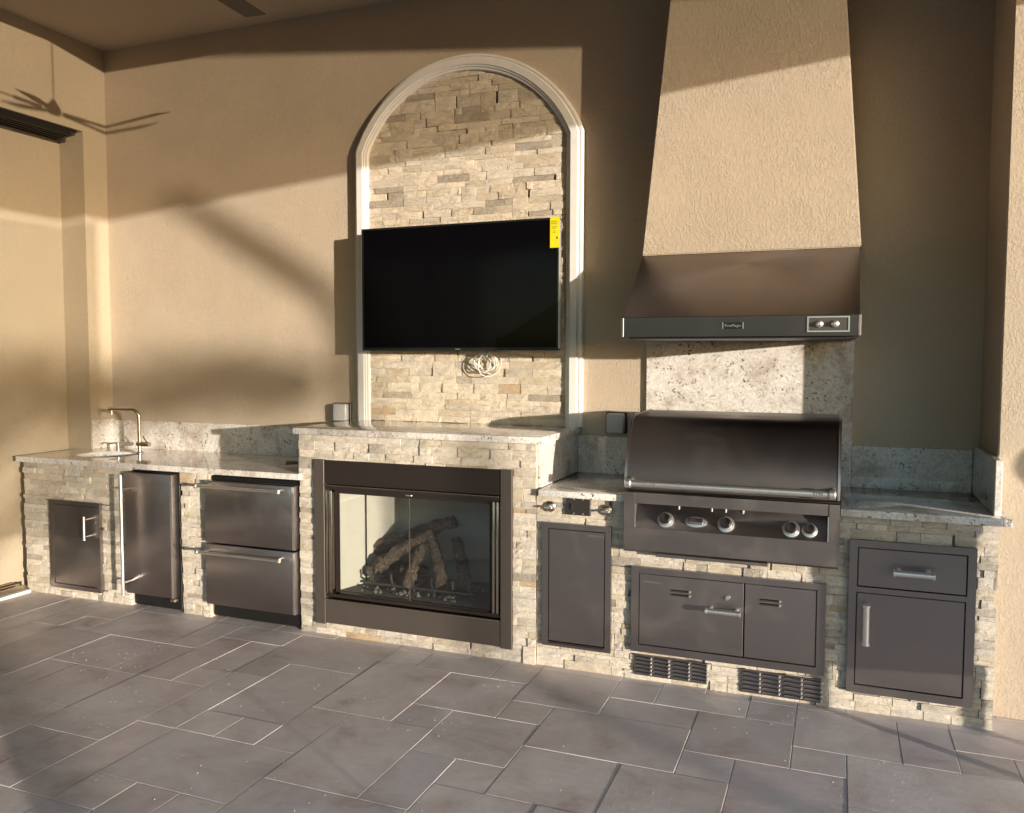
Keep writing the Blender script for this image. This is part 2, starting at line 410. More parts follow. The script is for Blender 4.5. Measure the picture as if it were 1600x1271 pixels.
def walls():
    mb = MB(); mb.box(-5.6, 2.2, 0, .2, -.02, 4.9)
    tag(mb.build('back_wall', 'wall'), 'tan stucco wall behind the outdoor kitchen', 'wall')
    # left wall with a wide recessed opening for sliding doors
    t = thing('side_wall', 'cream stucco side wall with a recessed sliding door pocket', 'wall', (-5.15, -3, 0))
    mb = MB(); mb.box(-5.6, -5.03, -.2, 0, -.02, 4.9); mb.build('jamb', 'wall_smooth', t)
    mb = MB(); mb.box(-5.6, -5.03, -8.5, -.2, 3.19, 4.9); mb.build('header', 'wall_smooth', t)
    mb = MB(); mb.box(-5.6, -5.26, -1.05, -.2, -.02, 3.19); mb.build('pocket_panel', 'wall_smooth', t)
    t = thing('sliding_doors', 'dark bronze sliding glass doors closing the side wall opening', 'door', (-5.2, -4.4, .05))
    for k in range(4):
        y1 = -1.05 - k * 1.56; y0 = y1 - 1.6; x = -5.235 + .046 * (k % 4)
        f = MB()
        for q in subtract((y0, y1, .05, 3.14), [(y0 + .06, y1 - .06, .13, 3.08)]): f.box(x, x + .035, q[0], q[1], q[2], q[3])
        f = f.build('door_panel', 'dark', t, smooth=False)
        mb = MB(); mb.box(x + .014, x + .022, y0 + .055, y1 - .055, .125, 3.085); mb.build('glass_pane', 'tint', f)
    t = thing('door_track', 'black grooved sliding door track under the side wall header', 'door track', (-5.15, -4, 3.14))
    mb = MB(); mb.box(-5.25, -5.055, -7.5, -.23, 3.172, 3.19); mb.build('track_plate', 'black', t)
    for k in range(5):
        mb = MB(); x = -5.25 + k * .0465; mb.box(x, x + .012, -7.5, -.235 - .012 * k, 3.14, 3.172); mb.build('rail', 'black', t)
    t = thing('door_sill', 'pale sliding door sill track along the side wall floor', 'door sill', (-5.15, -4, 0))
    mb = MB(); mb.box(-5.26, -5.05, -7.5, -.70, 0, .022, .004); mb.build('sill_plate', 'trim', t)
    for k, x in enumerate((-5.225, -5.165, -5.105)):
        mb = MB(); mb.box(x, x + .012, -7.5, -.705, .022, .05); mb.build('rail', 'nickel', t)
    # right pier
    mb = MB(); mb.box(.662, 1.5, -.51, 0, -.02, 4.9, .006); tag(mb.build('pier', 'wall'), 'rough tan stucco pier where the grill counter ends', 'pier')
    # ceiling: a low border around a raised tray
    t = thing('ceiling', 'beige plaster patio ceiling with a low soffit border', 'ceiling', (-2, -4, 3.81))
    mb = MB(); mb.box(-5.6, 1.74, -1.0, .1, 3.81, 3.9); mb.build('soffit', 'ceil', t)
    mb = MB(); mb.box(-5.6, -4.1, -5.2, -1.0, 3.81, 3.9); mb.build('soffit', 'ceil', t)
    mb = MB(); mb.box(-4.1, 1.74, -1.02, -1.0, 3.9, 4.7); mb.box(-4.12, -4.1, -5.2, -1.02, 3.9, 4.7); mb.build('tray_side', 'ceil', t)
    mb = MB(); mb.box(-4.3, 1.95, -5.2, -.9, 4.7, 4.85); mb.build('tray_top', 'ceil', t)
    # gable end on the sun side: raked opening and sheet added to pass dim sun onto the upper wall
    t = thing('gable_end', 'unseen stucco gable end with a raked opening added to let in dim sun', 'gable', (1.85, -4, 3.2))
    top = lambda y: min(4.62, 3.62 + .34 * (-1.75 - y))
    mb = MB(); mb.prism([(-.5, 3.2), (-.5, 4.85), (-5.2, 4.85), (-5.2, 4.62), (-4.69, 4.62), (-1.0, top(-1.0)), (-1.0, 3.2)], 1.76, 1.95)
    mb.build('gable_wall', 'wall', t)
    mb = MB(); mb.face([(1.84, -1.0, 3.2), (1.84, -1.0, 3.36), (1.84, -4.69, 4.62), (1.84, -5.2, 4.62), (1.84, -5.2, 3.2)]); mb.build('added_shade_sheet', 'shade', t)  # added sheet; stands in for sun reflected up onto the wall
    mb = MB(); mb.box(1.79, 1.91, -5.2, -5.08, -.02, 3.2, .01); mb.build('post', 'trim', t)
    t = thing('dimming_screen', 'dark framed mesh panel added unseen to dim the sun on the side wall', 'screen', (1.84, -4.5, 0))
    mb = MB(); mb.face([(1.84, -4.08, 1.0), (1.84, -4.08, 3.17), (1.84, -5.06, 3.17), (1.84, -5.06, 1.0)]); mb.build('mesh', 'mesh', t)  # mesh put in to weaken the sun on the side wall
    mb = MB(); mb.box(1.837, 1.843, -4.086, -4.08, 0, 3.2); mb.build('frame_post', 'dark', t)
    mb = MB(); mb.box(1.835, 1.845, -5.06, -4.09, .99, 1.0); mb.build('frame_rail', 'dark', t)
    mb = MB(); mb.box(-5.6, 1.755, -5.2, -4.95, 2.85, 4.7); tag(mb.build('front_beam', 'wall'), 'tan stucco beam carrying the open front edge of the patio roof', 'beam')
walls()

# ------------------------------------------------------------------ stacked ledger stone
def ledger(parent, x0, x1, z0, z1, y, thick, holes, mat, seed, clip=None, coarse=1.):
    rg = random.Random(seed)
    rects = []
    z = z0
    while z < z1 - .005:
        H = min(rg.uniform(.075, .14) * coarse, z1 - z)
        if z1 - (z + H) < .03: H = z1 - z
        tall = []
        x = x0 + rg.uniform(.2, .7) * coarse
        while x < x1:
            if rg.random() < .55:
                w = rg.uniform(.07, .2) * coarse; tall.append((x, min(x + w, x1))); rects.append((x, min(x + w, x1), z, z + H))
            x += rg.uniform(.35, .8) * coarse
        k = 2 if H < .115 * coarse or rg.random() < .6 else 3
        cut = [0] + sorted(rg.uniform(.36, .64) if k == 2 else (i + 1) / 3 + rg.uniform(-.06, .06) for i in range(k - 1)) + [1]
        if H < .05: cut = [0, 1]
        for a, b in zip(cut, cut[1:]):
            xx = x0; ends = [x0]
            while True:
                xx += (rg.uniform(.09, .24) if rg.random() < .75 else rg.uniform(.24, .4)) * coarse
                if xx > x1 - .04: break
                ends.append(xx)
            ends.append(x1)
            for p, q in zip(ends, ends[1:]):
                rects += subtract((p, q, z + a * H, z + b * H), [(u, v, z - 1, z + H + 1) for u, v in tall], .02)
        z += H
    if clip: rects = [c for r in rects for c in clip(r)]
    pieces = []
    for r in rects: pieces += subtract(r, holes)
    pieces.sort(key=lambda r: -(r[1] - r[0]) * (r[3] - r[2]))
    rest = None
    for i, (a, b, c, d) in enumerate(pieces):
        mb = MB() if i < 300 else (rest or MB())
        if i >= 300: rest = mb
        g = .0002; a += g; b -= g; c += g; d -= g
        w, h = b - a, d - c
        yf = y - rg.uniform(0, thick * .32) * (1 if rg.random() < .85 else 1.7)
        nx = 2 if w < .07 else (3 if w < .16 else 4); nz = 2 if h > .03 else 1
        tx, tz = rg.gauss(0, .018), rg.gauss(0, .03)
        F = []
        for j in range(nz + 1):
            row = []
            for i2 in range(nx + 1):
                u, v = i2 / nx, j / nz
                edge = (i2 in (0, nx)) or (j in (0, nz))
                yy = yf + (u - .5) * w * tx + (v - .5) * h * tz + (rg.uniform(.0, .0012) if edge else -rg.uniform(0, .004))
                px = a + w * u + (rg.uniform(-.2, .2) * w / nx if 0 < i2 < nx else (rg.uniform(0, .0018) * (1 if i2 == 0 else -1)))
                pz = c + h * v + (rg.uniform(-.2, .2) * h / nz if 0 < j < nz else (rg.uniform(-.0004, .0007) * (1 if j == 0 else -1)))
                row.append(mb.bm.verts.new((px, yy, pz)))
            F.append(row)
        for j in range(nz):
            for i2 in range(nx): mb.bm.faces.new((F[j][i2], F[j][i2 + 1], F[j + 1][i2 + 1], F[j + 1][i2]))
        per = F[0][:] + [F[j][nx] for j in range(1, nz + 1)] + F[nz][-2::-1] + [F[j][0] for j in range(nz - 1, 0, -1)]
        back = [mb.bm.verts.new((p.co.x, y + thick, p.co.z)) for p in per]
        n = len(per)
        for k2 in range(n): mb.bm.faces.new((per[(k2 + 1) % n], per[k2], back[k2], back[(k2 + 1) % n]))
        if i < 300: mb.build('stone', mat, parent, smooth=False)
    if rest: rest.build('stone_pieces', mat, parent, smooth=False)['kind'] = 'stuff'
    return len(pieces)

FY = -.672       # stone face plane
H_DOOR = (-4.85, -4.435, .075, .635); H_FR = (-4.19, -3.768, -1, .884); H_DR = (-3.548, -2.88, -1, .884)
H_FP = (-2.755, -1.572, .075, 1.005); H_TALL = (-1.378, -1.042, .132, .742); H_DD = (-.912, -.042, .162, .558); H_GR = (-.945, .012, .664, 1.2)
H_CAB = (.078, .558, .107, .772); H_V1 = (-.902, -.562, .034, .124); H_V2 = (-.390, -.046, .022, .121)
ZT, ZB = .925, .891      # counter top and underside
def core(parent, x0, x1, z1, holes):
    mb = MB()
    for a, b, c, d in subtract((x0, x1, 0, z1), holes): mb.box(a, b, -.648, -.03, c, d)
    mb.build('core', 'core', parent)
def counter():
    # --- left: sink counter
    t = thing('sink_counter', 'long stacked-stone counter with granite top holding sink and fridges', 'counter', (-4, -.35, 0))
    hs = [H_DOOR, H_FR, H_DR]
    core(t, -5.115, -2.89, ZB, hs)
    ledger(t, -5.12, -2.888, 0, ZB - .003, FY, .03, hs, 'stoneA', 11, None, .66)
    mb = MB()
    sx0, sx1, sy0, sy1 = -4.98, -4.30, -.62, -.14
    mb.box(-5.14, sx0, -.715, 0, ZB, ZT); mb.box(sx1, -2.868, -.715, 0, ZB, ZT)
    mb.box(sx0, sx1, -.715, sy0, ZB, ZT); mb.box(sx0, sx1, sy1, 0, ZB, ZT)
    cx, cy, ra, rb = -4.655, -.40, .205, .165
    N = 48; ring = []
    for k in range(N):
        a = 2 * math.pi * k / N; c, s = math.cos(a), math.sin(a)
        e = (abs(c) ** 2.6 + abs(s) ** 2.6) ** (-1 / 2.6)
        ex, ey = cx + ra * e * c, cy + rb * e * s
        tt = min(((sx1 - cx) / c if c > 1e-6 else (sx0 - cx) / c if c < -1e-6 else 9), ((sy1 - cy) / s if s > 1e-6 else (sy0 - cy) / s if s < -1e-6 else 9))
        ring.append(((ex, ey), (cx + c * tt, cy + s * tt)))
    for k in range(N):
        (e0, o0), (e1, o1) = ring[k], ring[(k + 1) % N]
        pts = [e0, o0, o1, e1]
        for cxn in ((sx0, sy0), (sx0, sy1), (sx1, sy0), (sx1, sy1)):
            # the corner falls between o0 and o1
            if abs(o0[0] - o1[0]) > 1e-6 and abs(o0[1] - o1[1]) > 1e-6 and cxn[0] in (min(o0[0], o1[0]), max(o0[0], o1[0])) and (abs(cxn[0] - o0[0]) < 1e-6 or abs(cxn[0] - o1[0]) < 1e-6) and (abs(cxn[1] - o0[1]) < 1e-6 or abs(cxn[1] - o1[1]) < 1e-6):
                pts = [e0, o0, cxn, o1, e1]
        mb.face([(p[0], p[1], ZT) for p in pts]); mb.face([(p[0], p[1], ZB) for p in pts][::-1])
        mb.face([(*e0, ZB), (*e0, ZT), (*e1, ZT), (*e1, ZB)])
    mb.build('countertop', 'granite', t, smooth=False)
    mb = MB(); mb.box(-5.03 + .02, -2.87, -.022, 0, ZT, 1.128, .002); mb.build('backsplash', 'granite', t)
    mb = MB(); mb.box(-5.03, -5.01, -.205, 0, ZT, 1.135, .002); mb.build('backsplash', 'granite', t)
    s = thing('sink', 'oval undermount steel sink bowl in the granite top', 'sink', (cx, cy, .72))
    mb = MB(); rings = []
    for sc, z in ((1.03, ZB - .001), (1.0, .86), (.95, .78), (.85, .735), (.5, .722), (.12, .715)):
        rings.append([mb.bm.verts.new((cx + ra * sc * (abs(math.cos(a)) ** 2.6 + abs(math.sin(a)) ** 2.6) ** (-1 / 2.6) * math.cos(a), cy + rb * sc * (abs(math.cos(a)) ** 2.6 + abs(math.sin(a)) ** 2.6) ** (-1 / 2.6) * math.sin(a), z)) for a in (2 * math.pi * k / 40 for k in range(40))])
    for i in range(len(rings) - 1):
        for k in range(40): mb.bm.faces.new((rings[i][k], rings[i][(k + 1) % 40], rings[i + 1][(k + 1) % 40], rings[i + 1][k]))
    mb.build('bowl', 'steel', s)
    mb = MB(); mb.cyl((cx, cy, .705), (cx, cy, .722), .03, 20); mb.build('drain', 'chrome', s)
    # --- middle: fireplace block
    t = thing('fireplace_block', 'raised stacked-stone fireplace block with granite mantel', 'fireplace', (-2.15, -.35, 0))
    core(t, -2.885, -1.435, 1.155, [H_FP])
    mb = MB(); mb.box(-2.76, -1.57, -.05, -.03, .08, 1.0); mb.build('core_back', 'core', t)
    ledger(t, -2.886, -1.432, 0, 1.153, FY - .006, .03, [H_FP], 'stoneA', 23, None, .68)
    mb = MB(); mb.box(-2.905, -1.392, -.715, 0, 1.156, 1.192, .004, 2); mb.build('mantel', 'granite', t)
    mb = MB(); mb.box(-1.432, -1.412, -.655, -.001, ZT + .001, 1.155, .002); mb.build('side_panel', 'granite', t)
    mb = MB(); mb.box(-2.906, -2.886, -.665, -.024, ZT + .001, 1.155, .002); mb.build('side_panel', 'granite', t)
    # --- right: grill counter
    t = thing('grill_counter', 'stacked-stone counter with granite top around the grill', 'counter', (-.4, -.35, 0))
    hs = [H_TALL, H_DD, H_GR, H_CAB, H_V1, H_V2]
    core(t, -1.43, .64, ZB, hs)
    ledger(t, -1.43, .652, 0, ZB - .003, FY, .03, hs, 'stoneA', 37, None, .66)
    mb = MB(); mb.box(-1.41, -.957, -.715, -.001, ZB, ZT, .004, 2); mb.build('countertop', 'granite', t)
    mb = MB(); mb.box(.024, .658, -.715, -.001, ZB, ZT, .004, 2); mb.box(.6585, .695, -.715, -.514, ZB, ZT, .004, 2); mb.build('countertop', 'granite', t)
    mb = MB(); mb.box(-1.41, -1.012, -.022, 0, ZT, 1.142, .002); mb.build('backsplash', 'granite', t)
    mb = MB(); mb.box(-1.01, .074, -.024, 0, ZT - .2, 1.69, .002); mb.build('backsplash', 'granite', t)
    mb = MB(); mb.box(.0755, .630, -.022, 0, ZT, 1.142, .002); mb.build('backsplash', 'granite', t)
    mb = MB(); mb.box(.632, .660, -.655, 0, ZT + .0005, 1.165, .003); mb.build('end_panel', 'granite', t)
counter()

# ------------------------------------------------------------------ stone niche with white arch
def niche():
    XL, XR, Z0, SP, AP = -2.9, -1.386, 1.192, 2.895, 3.41
    xc, hw = (XL + XR) / 2, (XR - XL) / 2
    h = AP - SP; RR = (hw * hw + h * h) / (2 * h); zc = AP - RR
    t = thing('stone_niche', 'arched stacked-stone panel framed in white trim above the mantel', 'wall panel', (xc, -.02, Z0))
    def path(d, n=40):
        r, w = RR - d, hw - d
        zs = zc + math.sqrt(r * r - w * w)
        a0 = math.atan2(zs - zc, -w); a1 = math.atan2(zs - zc, w)
        pts = [(xc - w, Z0)] + [(xc + r * math.cos(a0 + (a1 - a0) * k / n), zc + r * math.sin(a0 + (a1 - a0) * k / n)) for k in range(n + 1)] + [(xc + w, Z0)]
        return pts
    prof = [(0, .0), (0, .034), (.004, .040), (.014, .040), (.018, .034), (.024, .036), (.028, .062), (.068, .062), (.072, .055), (.080, .054), (.083, .047), (.094, .045), (.098, .040), (.098, .0)]
    mb = MB(); P = [[mb.bm.verts.new((x, -y, z)) for x, z in path(d)] for d, y in prof]
    for A, B in zip(P, P[1:]):
        for k in range(len(A) - 1): mb.bm.faces.new((A[k], A[k + 1], B[k + 1], B[k]))
    mb.build('arch_trim', 'trim', t, ang=40)
    def clip(r):
        x0, x1, z0, z1 = r; zm = z1 - .3 * (z1 - z0)
        rr = RR - .05; w = hw - .05
        if zm > zc + math.sqrt(rr * rr - w * w):
            if zm >= zc + rr: return []
            w = min(w, math.sqrt(rr * rr - (zm - zc) ** 2))
        a, b = max(x0, xc - w), min(x1, xc + w)
        return [(a, b, z0, z1)] if b - a > .02 else []
    ledger(t, XL + .05, XR - .05, Z0, AP - .06, -.022, .020, [], 'stoneB', 51, clip, .84)
niche()

# ------------------------------------------------------------------ appliances
def bar_handle(parent, p0, p1, yw, r=.008, name='handle', mat='chrome', inset=.018, over=0.):
    """bar between p0 and p1 (points on the bar axis) with two posts back to plane y = yw"""
    p0, p1 = Vector(p0), Vector(p1); d = (p1 - p0).normalized()
    mb = MB(); mb.tube([p0 - d * over, p1 + d * over], r, 16)
    for q in (p0 + d * inset, p1 - d * inset): mb.cyl((q.x, yw, q.z), (q.x, q.y, q.z), r * .8, 10)
    for q in (p0 - d * over, p1 + d * over): mb.tube([q - d * r * .35, q + d * r * .35], r * 1.25, 14)
    return mb.build(name, mat, parent)

def flange(parent, x0, x1, z0, z1, openings, y=-.699, th=.03, mat='steel', name='frame'):
    mb = MB()
    for a, b, c, d in subtract((x0, x1, z0, z1), openings, .002): mb.box(a, b, y, y + th, c, d)
    return mb.build(name, mat, parent, smooth=False)

def panel(parent, x0, x1, z0, z1, y=-.695, th=.02, name='door', mat='steel', gap=.004):
    mb = MB(); mb.box(x0 + gap, x1 - gap, y, y + th, z0 + gap, z1 - gap, .0015, 1); return mb.build(name, mat, parent)

def doors():
    # under-sink access door
    t = thing('access_door', 'small square steel access door under the sink', 'access door', (-4.64, -.69, .06))
    op = (-4.833, -4.453, .088, .622)
    flange(t, -4.866, -4.420, .06, .650, [op]); d = panel(t, *op)
    bar_handle(d, (-4.505, -.745, .415), (-4.505, -.745, .562), -.695, .008)
    mb = MB(); mb.box(-4.84, -4.45, -.66, -.652, .08, .63); mb.build('liner', 'black', t)
    # tall door left of the grill
    t = thing('tall_access_door', 'tall narrow plain steel door between the fireplace and the grill', 'access door', (-1.21, -.69, .118))
    op = (-1.360, -1.060, .140, .728)
    flange(t, -1.392, -1.030, .118, .757, [op]); d = panel(t, *op)
    text('logo', 'FIREMAGIC', .016, (-1.108, -.6956, .703), 'engrave', d)
    mb = MB(); mb.box(-1.355, -1.065, -.7, -.692, .131, .141); mb.build('pull_lip', 'steel_dk', t)
    mb = MB(); mb.box(-1.37, -1.05, -.66, -.652, .135, .74); mb.build('liner', 'black', t)
    # double drawer / door unit under the grill
    t = thing('grill_cabinet', 'wide steel double door cabinet with vent slots under the grill', 'cabinet', (-.48, -.69, .148))
    op = (-.889, -.065, .183, .542)
    flange(t, -.926, -.028, .148, .572, [op])
    dl = panel(t, -.889, -.387, .183, .542, gap=.0035); dr = panel(t, -.387, -.065, .183, .542, gap=.0035)
    mb = MB(); mb.box(-.90, -.055, -.66, -.652, .17, .55); mb.build('liner', 'black', t)
    bar_handle(dl, (-.556, -.748, .405), (-.402, -.748, .405), -.695, .012)
    mb = MB(); mb.cyl((-.462, -.705, .463), (-.462, -.693, .463), .010, 16); mb.build('lock', 'chrome', dl)
    text('logo', 'FIREMAGIC', .0155, (-.822, -.6956, .500), 'engrave', dl)
    for dd, xa in ((dl, -.729), (dr, -.315)):
        for z in (.470, .450):
            mb = MB(); mb.prism([(-.6945, z - .006), (-.703, z - .002), (-.703, z + .003), (-.6945, z + .006)], xa, xa + .085); mb.build('vent_slot', 'steel_dk', dd)
            mb = MB(); mb.cyl((xa + .088, -.7, z), (xa + .088, -.694, z), .006, 12); mb.build('rivet', 'chrome', dd)
    # low vents
    for k, (x0, x1, z0, z1, lb) in enumerate(((-.911, -.555, .027, .129, 'louvred steel vent under the logo side of the wide cabinet, beside the tall door'), (-.397, -.040, .016, .127, 'louvred steel vent under the wide cabinet, beside the drawer cabinet'))):
        t = thing('vent_grille', lb, 'vent', ((x0 + x1) / 2, -.68, z0), 'low vents under the grill cabinet')
        mb = MB(); mb.box(x0, x1, -.690, -.655, z0, z1, .002); mb.build('plate', 'steel_md', t)
        w = (x1 - x0)
        for c in range(4):
            a = x0 + w * (.03 + .245 * c + (.03 if c > 1 else 0)); b = a + w * .19
            for r in range(5):
                z = z0 + (z1 - z0) * (.12 + .185 * r)
                mb = MB(); mb.prism([(-.689, z - .004), (-.699, z), (-.697, z + .004), (-.689, z + .009)], a, b); mb.build('louvre', 'steel_md', t)
                mb = MB(); mb.tube([(b + .008, -.704, z + .002), (b + .008, -.700, z + .002), (b + .008, -.688, z + .002)], [.0025, .0055, .0055], 8); mb.build('rivet', 'chrome', t)
    # right cabinet: drawer above door
    t = thing('drawer_cabinet', 'steel cabinet with a drawer above a door by the pier', 'cabinet', (.32, -.69, .093))
    o1 = (.100, .537, .577, .756); o2 = (.098, .534, .128, .553)
    flange(t, .066, .570, .093, .787, [o1, o2]); a = panel(t, *o1, name='drawer'); b = panel(t, *o2)
    mb = MB(); mb.box(.09, .545, -.66, -.652, .115, .765); mb.build('liner', 'black', t)
    bar_handle(a, (.248, -.750, .664), (.402, -.750, .664), -.695, .0145)
    bar_handle(b, (.140, -.750, .335), (.140, -.750, .505), -.695, .0145)
doors()

def fridges():
    t = thing('tall_fridge', 'slim single door steel undercounter fridge beside the sink door', 'fridge', (-3.98, -.4, 0))
    mb = MB(); mb.box(-4.165, -3.785, -.665, -.06, .012, .876, .003); mb.build('body', 'black', t)
    d = MB(); d.box(-4.180, -3.795, -.722, -.668, .098, .872, .004, 2); d = d.build('door', 'steel', t)
    mb = MB(); mb.box(-3.795 - .016, -3.7955, -.7235, -.7225, .1, .870); mb.build('edge_strip', 'chrome', d)
    mb = MB(); x = -4.136; mb.tube([(x, -.790, .105), (x, -.790, .86)], .0105, 14)
    for z in (.182, .770): mb.cyl((x, -.79, z), (x + .0, -.721, z), .007, 10)
    mb.build('handle', 'chrome', d)
    mb = MB(); mb.box(-4.165, -3.785, -.655, -.645, .012, .094, .002); k = mb.build('kick_plate', 'black', t)
    for i in range(6):
        mb = MB(); mb.box(-4.02 + i * .03, -4.0 + i * .03, -.659, -.655, .035, .065); mb.build('vent_slot', 'steel_dk', k)
    mb = MB(); mb.box(-3.83, -3.79, -.72, -.66, .075, .097, .003); mb.build('hinge', 'nickel', t)
    t = thing('drawer_fridge', 'steel two drawer undercounter fridge beside the fireplace', 'fridge', (-3.22, -.4, 0))
    mb = MB(); mb.box(-3.535, -2.895, -.665, -.06, .012, .876, .003); mb.build('body', 'black', t)
    for z0, z1, zh in ((.098, .468, .430), (.478, .852, .828)):
        d = MB(); d.box(-3.545, -2.898, -.720, -.668, z0, z1, .004, 2); d = d.build('drawer', 'steel', t)
        mb = MB(); mb.box(-2.898 - .015, -2.8985, -.7212, -.7202, z0 + .004, z1 - .004); mb.build('edge_strip', 'chrome', d)
        mb = MB(); mb.tube([(-3.545, -.788, zh), (-2.965, -.788, zh)], .009, 14)
        for x in (-3.515, -2.985): mb.cyl((x, -.788, zh), (x, -.719, zh), .007, 10)
        mb.cyl((-2.968, -.788, zh), (-2.953, -.788, zh), .013, 14); mb.cyl((-3.557, -.788, zh), (-3.542, -.788, zh), .013, 14)
        mb.build('handle', 'chrome', d)
    mb = MB(); mb.box(-3.535, -2.895, -.655, -.645, .012, .094, .002); k = mb.build('kick_plate', 'black', t)
    for i in range(9):
        mb = MB(); mb.box(-3.42 + i * .035, -3.395 + i * .035, -.659, -.655, .035, .06); mb.build('vent_slot', 'steel_dk', k)
fridges()

def fireplace():
    t = thing('fireplace_insert', 'gas fireplace insert with brown steel surround and glass doors', 'fireplace', (-2.16, -.45, .065))
    for x0, x1 in ((-2.770, -2.705), (-1.622, -1.558)):
        mb = MB(); mb.box(x0, x1, -.704, -.60, .068, 1.016, .0015); mb.build('side_trim', 'brown', t)
    mb = MB(); mb.box(-2.704, -1.623, -.698, -.60, .878, 1.013, .0015); mb.build('top_panel', 'browndk', t)
    mb = MB(); mb.box(-2.704, -1.623, -.700, -.60, .075, .212, .0015); mb.build('bottom_panel', 'brown', t)
    f = MB(); f.box(-2.704, -1.623, -.694, -.63, .226, .246, .002); f.build('door_frame', 'browndk', t)
    f = MB(); f.box(-2.704, -1.623, -.696, -.63, .846, .868, .002); f = f.build('door_frame', 'browndk', t)
    for za, zb in ((.869, .8745), (.2125, .219)):
        mb = MB(); mb.box(-2.70, -1.63, -.712, -.69, za, zb, .001); mb.build('track', 'nickel', f)
    for x in (-2.690, -2.664, -1.662, -1.640):
        mb = MB(); mb.box(x - .007, x + .007, -.704, -.69, .25, .843, .003, 2); mb.build('stile', 'nickel', f)
    mb = MB(); mb.box(-2.645, -1.68, -.684, -.676, .826, .846); mb.box(-2.645, -2.618, -.684, -.676, .246, .826); mb.box(-1.692, -1.678, -.684, -.676, .246, .826); mb.box(-2.645, -1.68, -.684, -.676, .246, .256); mb.build('door_rail', 'browndk', f)
    for x0, x1 in ((-2.618, -2.176), (-2.164, -1.692)):
        mb = MB(); mb.box(x0, x1, -.682, -.679, .256, .826); mb.build('glass_pane', 'glass', f, smooth=False)
    mb = MB(); mb.box(-2.1725, -2.1675, -.684, -.677, .256, .826); mb.build('centre_stile', 'brown', f)
    mb = MB(); mb.box(-2.19, -2.15, -.69, -.683, .838, .850, .002); mb.build('latch', 'chrome', f)
    # firebox
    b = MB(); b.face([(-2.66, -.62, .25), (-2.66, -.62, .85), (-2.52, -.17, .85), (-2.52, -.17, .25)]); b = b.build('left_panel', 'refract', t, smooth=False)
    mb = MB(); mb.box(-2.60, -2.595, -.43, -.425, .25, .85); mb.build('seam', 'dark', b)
    mb = MB(); mb.face([(-2.52, -.17, .25), (-2.52, -.17, .85), (-1.80, -.17, .85), (-1.80, -.17, .25)]); mb.build('back_panel', 'firegrey', t, smooth=False)  # even grey for back and right, darker than the cream left panel
    mb = MB(); mb.face([(-1.66, -.62, .25), (-1.66, -.62, .85), (-1.80, -.17, .85), (-1.80, -.17, .25)]); mb.build('right_panel', 'firegrey', t, smooth=False)
    mb = MB(); mb.box(-2.68, -1.64, -.63, -.15, .236, .25); mb.build('hearth', 'firefloor', t)
    mb = MB(); mb.box(-2.68, -1.64, -.63, -.15, .85, .86); mb.build('hood_plate', 'dark', t)
    # grate and logs rest in the firebox
    g = thing('log_grate', 'black iron grate holding the fireplace logs', 'grate', (-2.2, -.42, .25))
    for y in (-.50, -.34):
        mb = MB(); mb.cyl((-2.56, y, .272), (-1.86, y, .272), .008, 8); mb.build('crossbar', 'iron', g)
    for x in (-2.50, -2.37, -2.24, -2.11, -1.98, -1.88):
        mb = MB(); mb.tube([(x, -.30, .285), (x, -.42, .280), (x, -.50, .282), (x, -.53, .30), (x, -.537, .35)], .0075, 8); mb.build('bar', 'iron', g)
        for y in (-.50, -.34):
            mb = MB(); mb.cyl((x, y, .25), (x, y, .272), .007, 8); mb.build('foot', 'iron', g)
    rg = random.Random(5)
    specs = [((-2.62, -.33, .42), (-2.10, -.25, .625), .050, 'thick charred log leaning at the back of the fire'), ((-2.56, -.45, .315), (-2.17, -.40, .575), .046, 'long barked log slanting across the front of the fire'),
             ((-2.27, -.52, .305), (-2.215, -.44, .50), .038, 'short log standing under the slanting front log'), ((-2.055, -.53, .315), (-2.18, -.40, .56), .042, 'log with cut end leaning from the middle of the grate'),
             ((-1.92, -.50, .325), (-2.06, -.32, .54), .040, 'log leaning at the shaded end of the grate'), ((-2.48, -.37, .318), (-2.24, -.35, .335), .036, 'low grey log lying on the grate behind the slanting log'),
             ((-2.635, -.35, .33), (-2.55, -.30, .37), .034, 'stubby log end poking past the lit panel side of the grate')]
    for p0, p1, r, lb in specs:
        p0, p1 = Vector(p0), Vector(p1); n = 26; r *= .80
        off = Vector((rg.uniform(-1, 1), rg.uniform(-1, 1), rg.uniform(-.2, 1))) * .018
        pts = [p0.lerp(p1, k / n) + off * math.sin(math.pi * k / n) + Vector((rg.gauss(0, .003), rg.gauss(0, .003), rg.gauss(0, .003))) for k in range(n + 1)]
        rs = [r * (1.08 - .22 * k / n) * rg.uniform(.9, 1.12) * (1 + .10 * math.sin(k * 1.1 + r * 900)) for k in range(n + 1)]
        mb = MB(); mb.tube(pts, rs, 22, .13, rg); tag(mb.build('log', 'bark', None, ang=60), lb, 'log', 'logs in the fireplace')
    mb = MB()
    for k in range(40):
        x, y = rg.uniform(-2.58, -1.85), rg.uniform(-.60, -.52); s = rg.uniform(.005, .013)
        v = bmesh.ops.create_icosphere(mb.bm, subdivisions=1, radius=s, matrix=Matrix.Translation((x, y, .25 + s * .5)))['verts']
        for q in v: q.co += Vector((rg.gauss(0, s * .3), rg.gauss(0, s * .3), rg.gauss(0, s * .2)))
    e = mb.build('ember_bed', 'ash', None, smooth=False); tag(e, 'loose grey ember chunks scattered before the fireplace grate', 'embers'); e['kind'] = 'stuff'
fireplace()

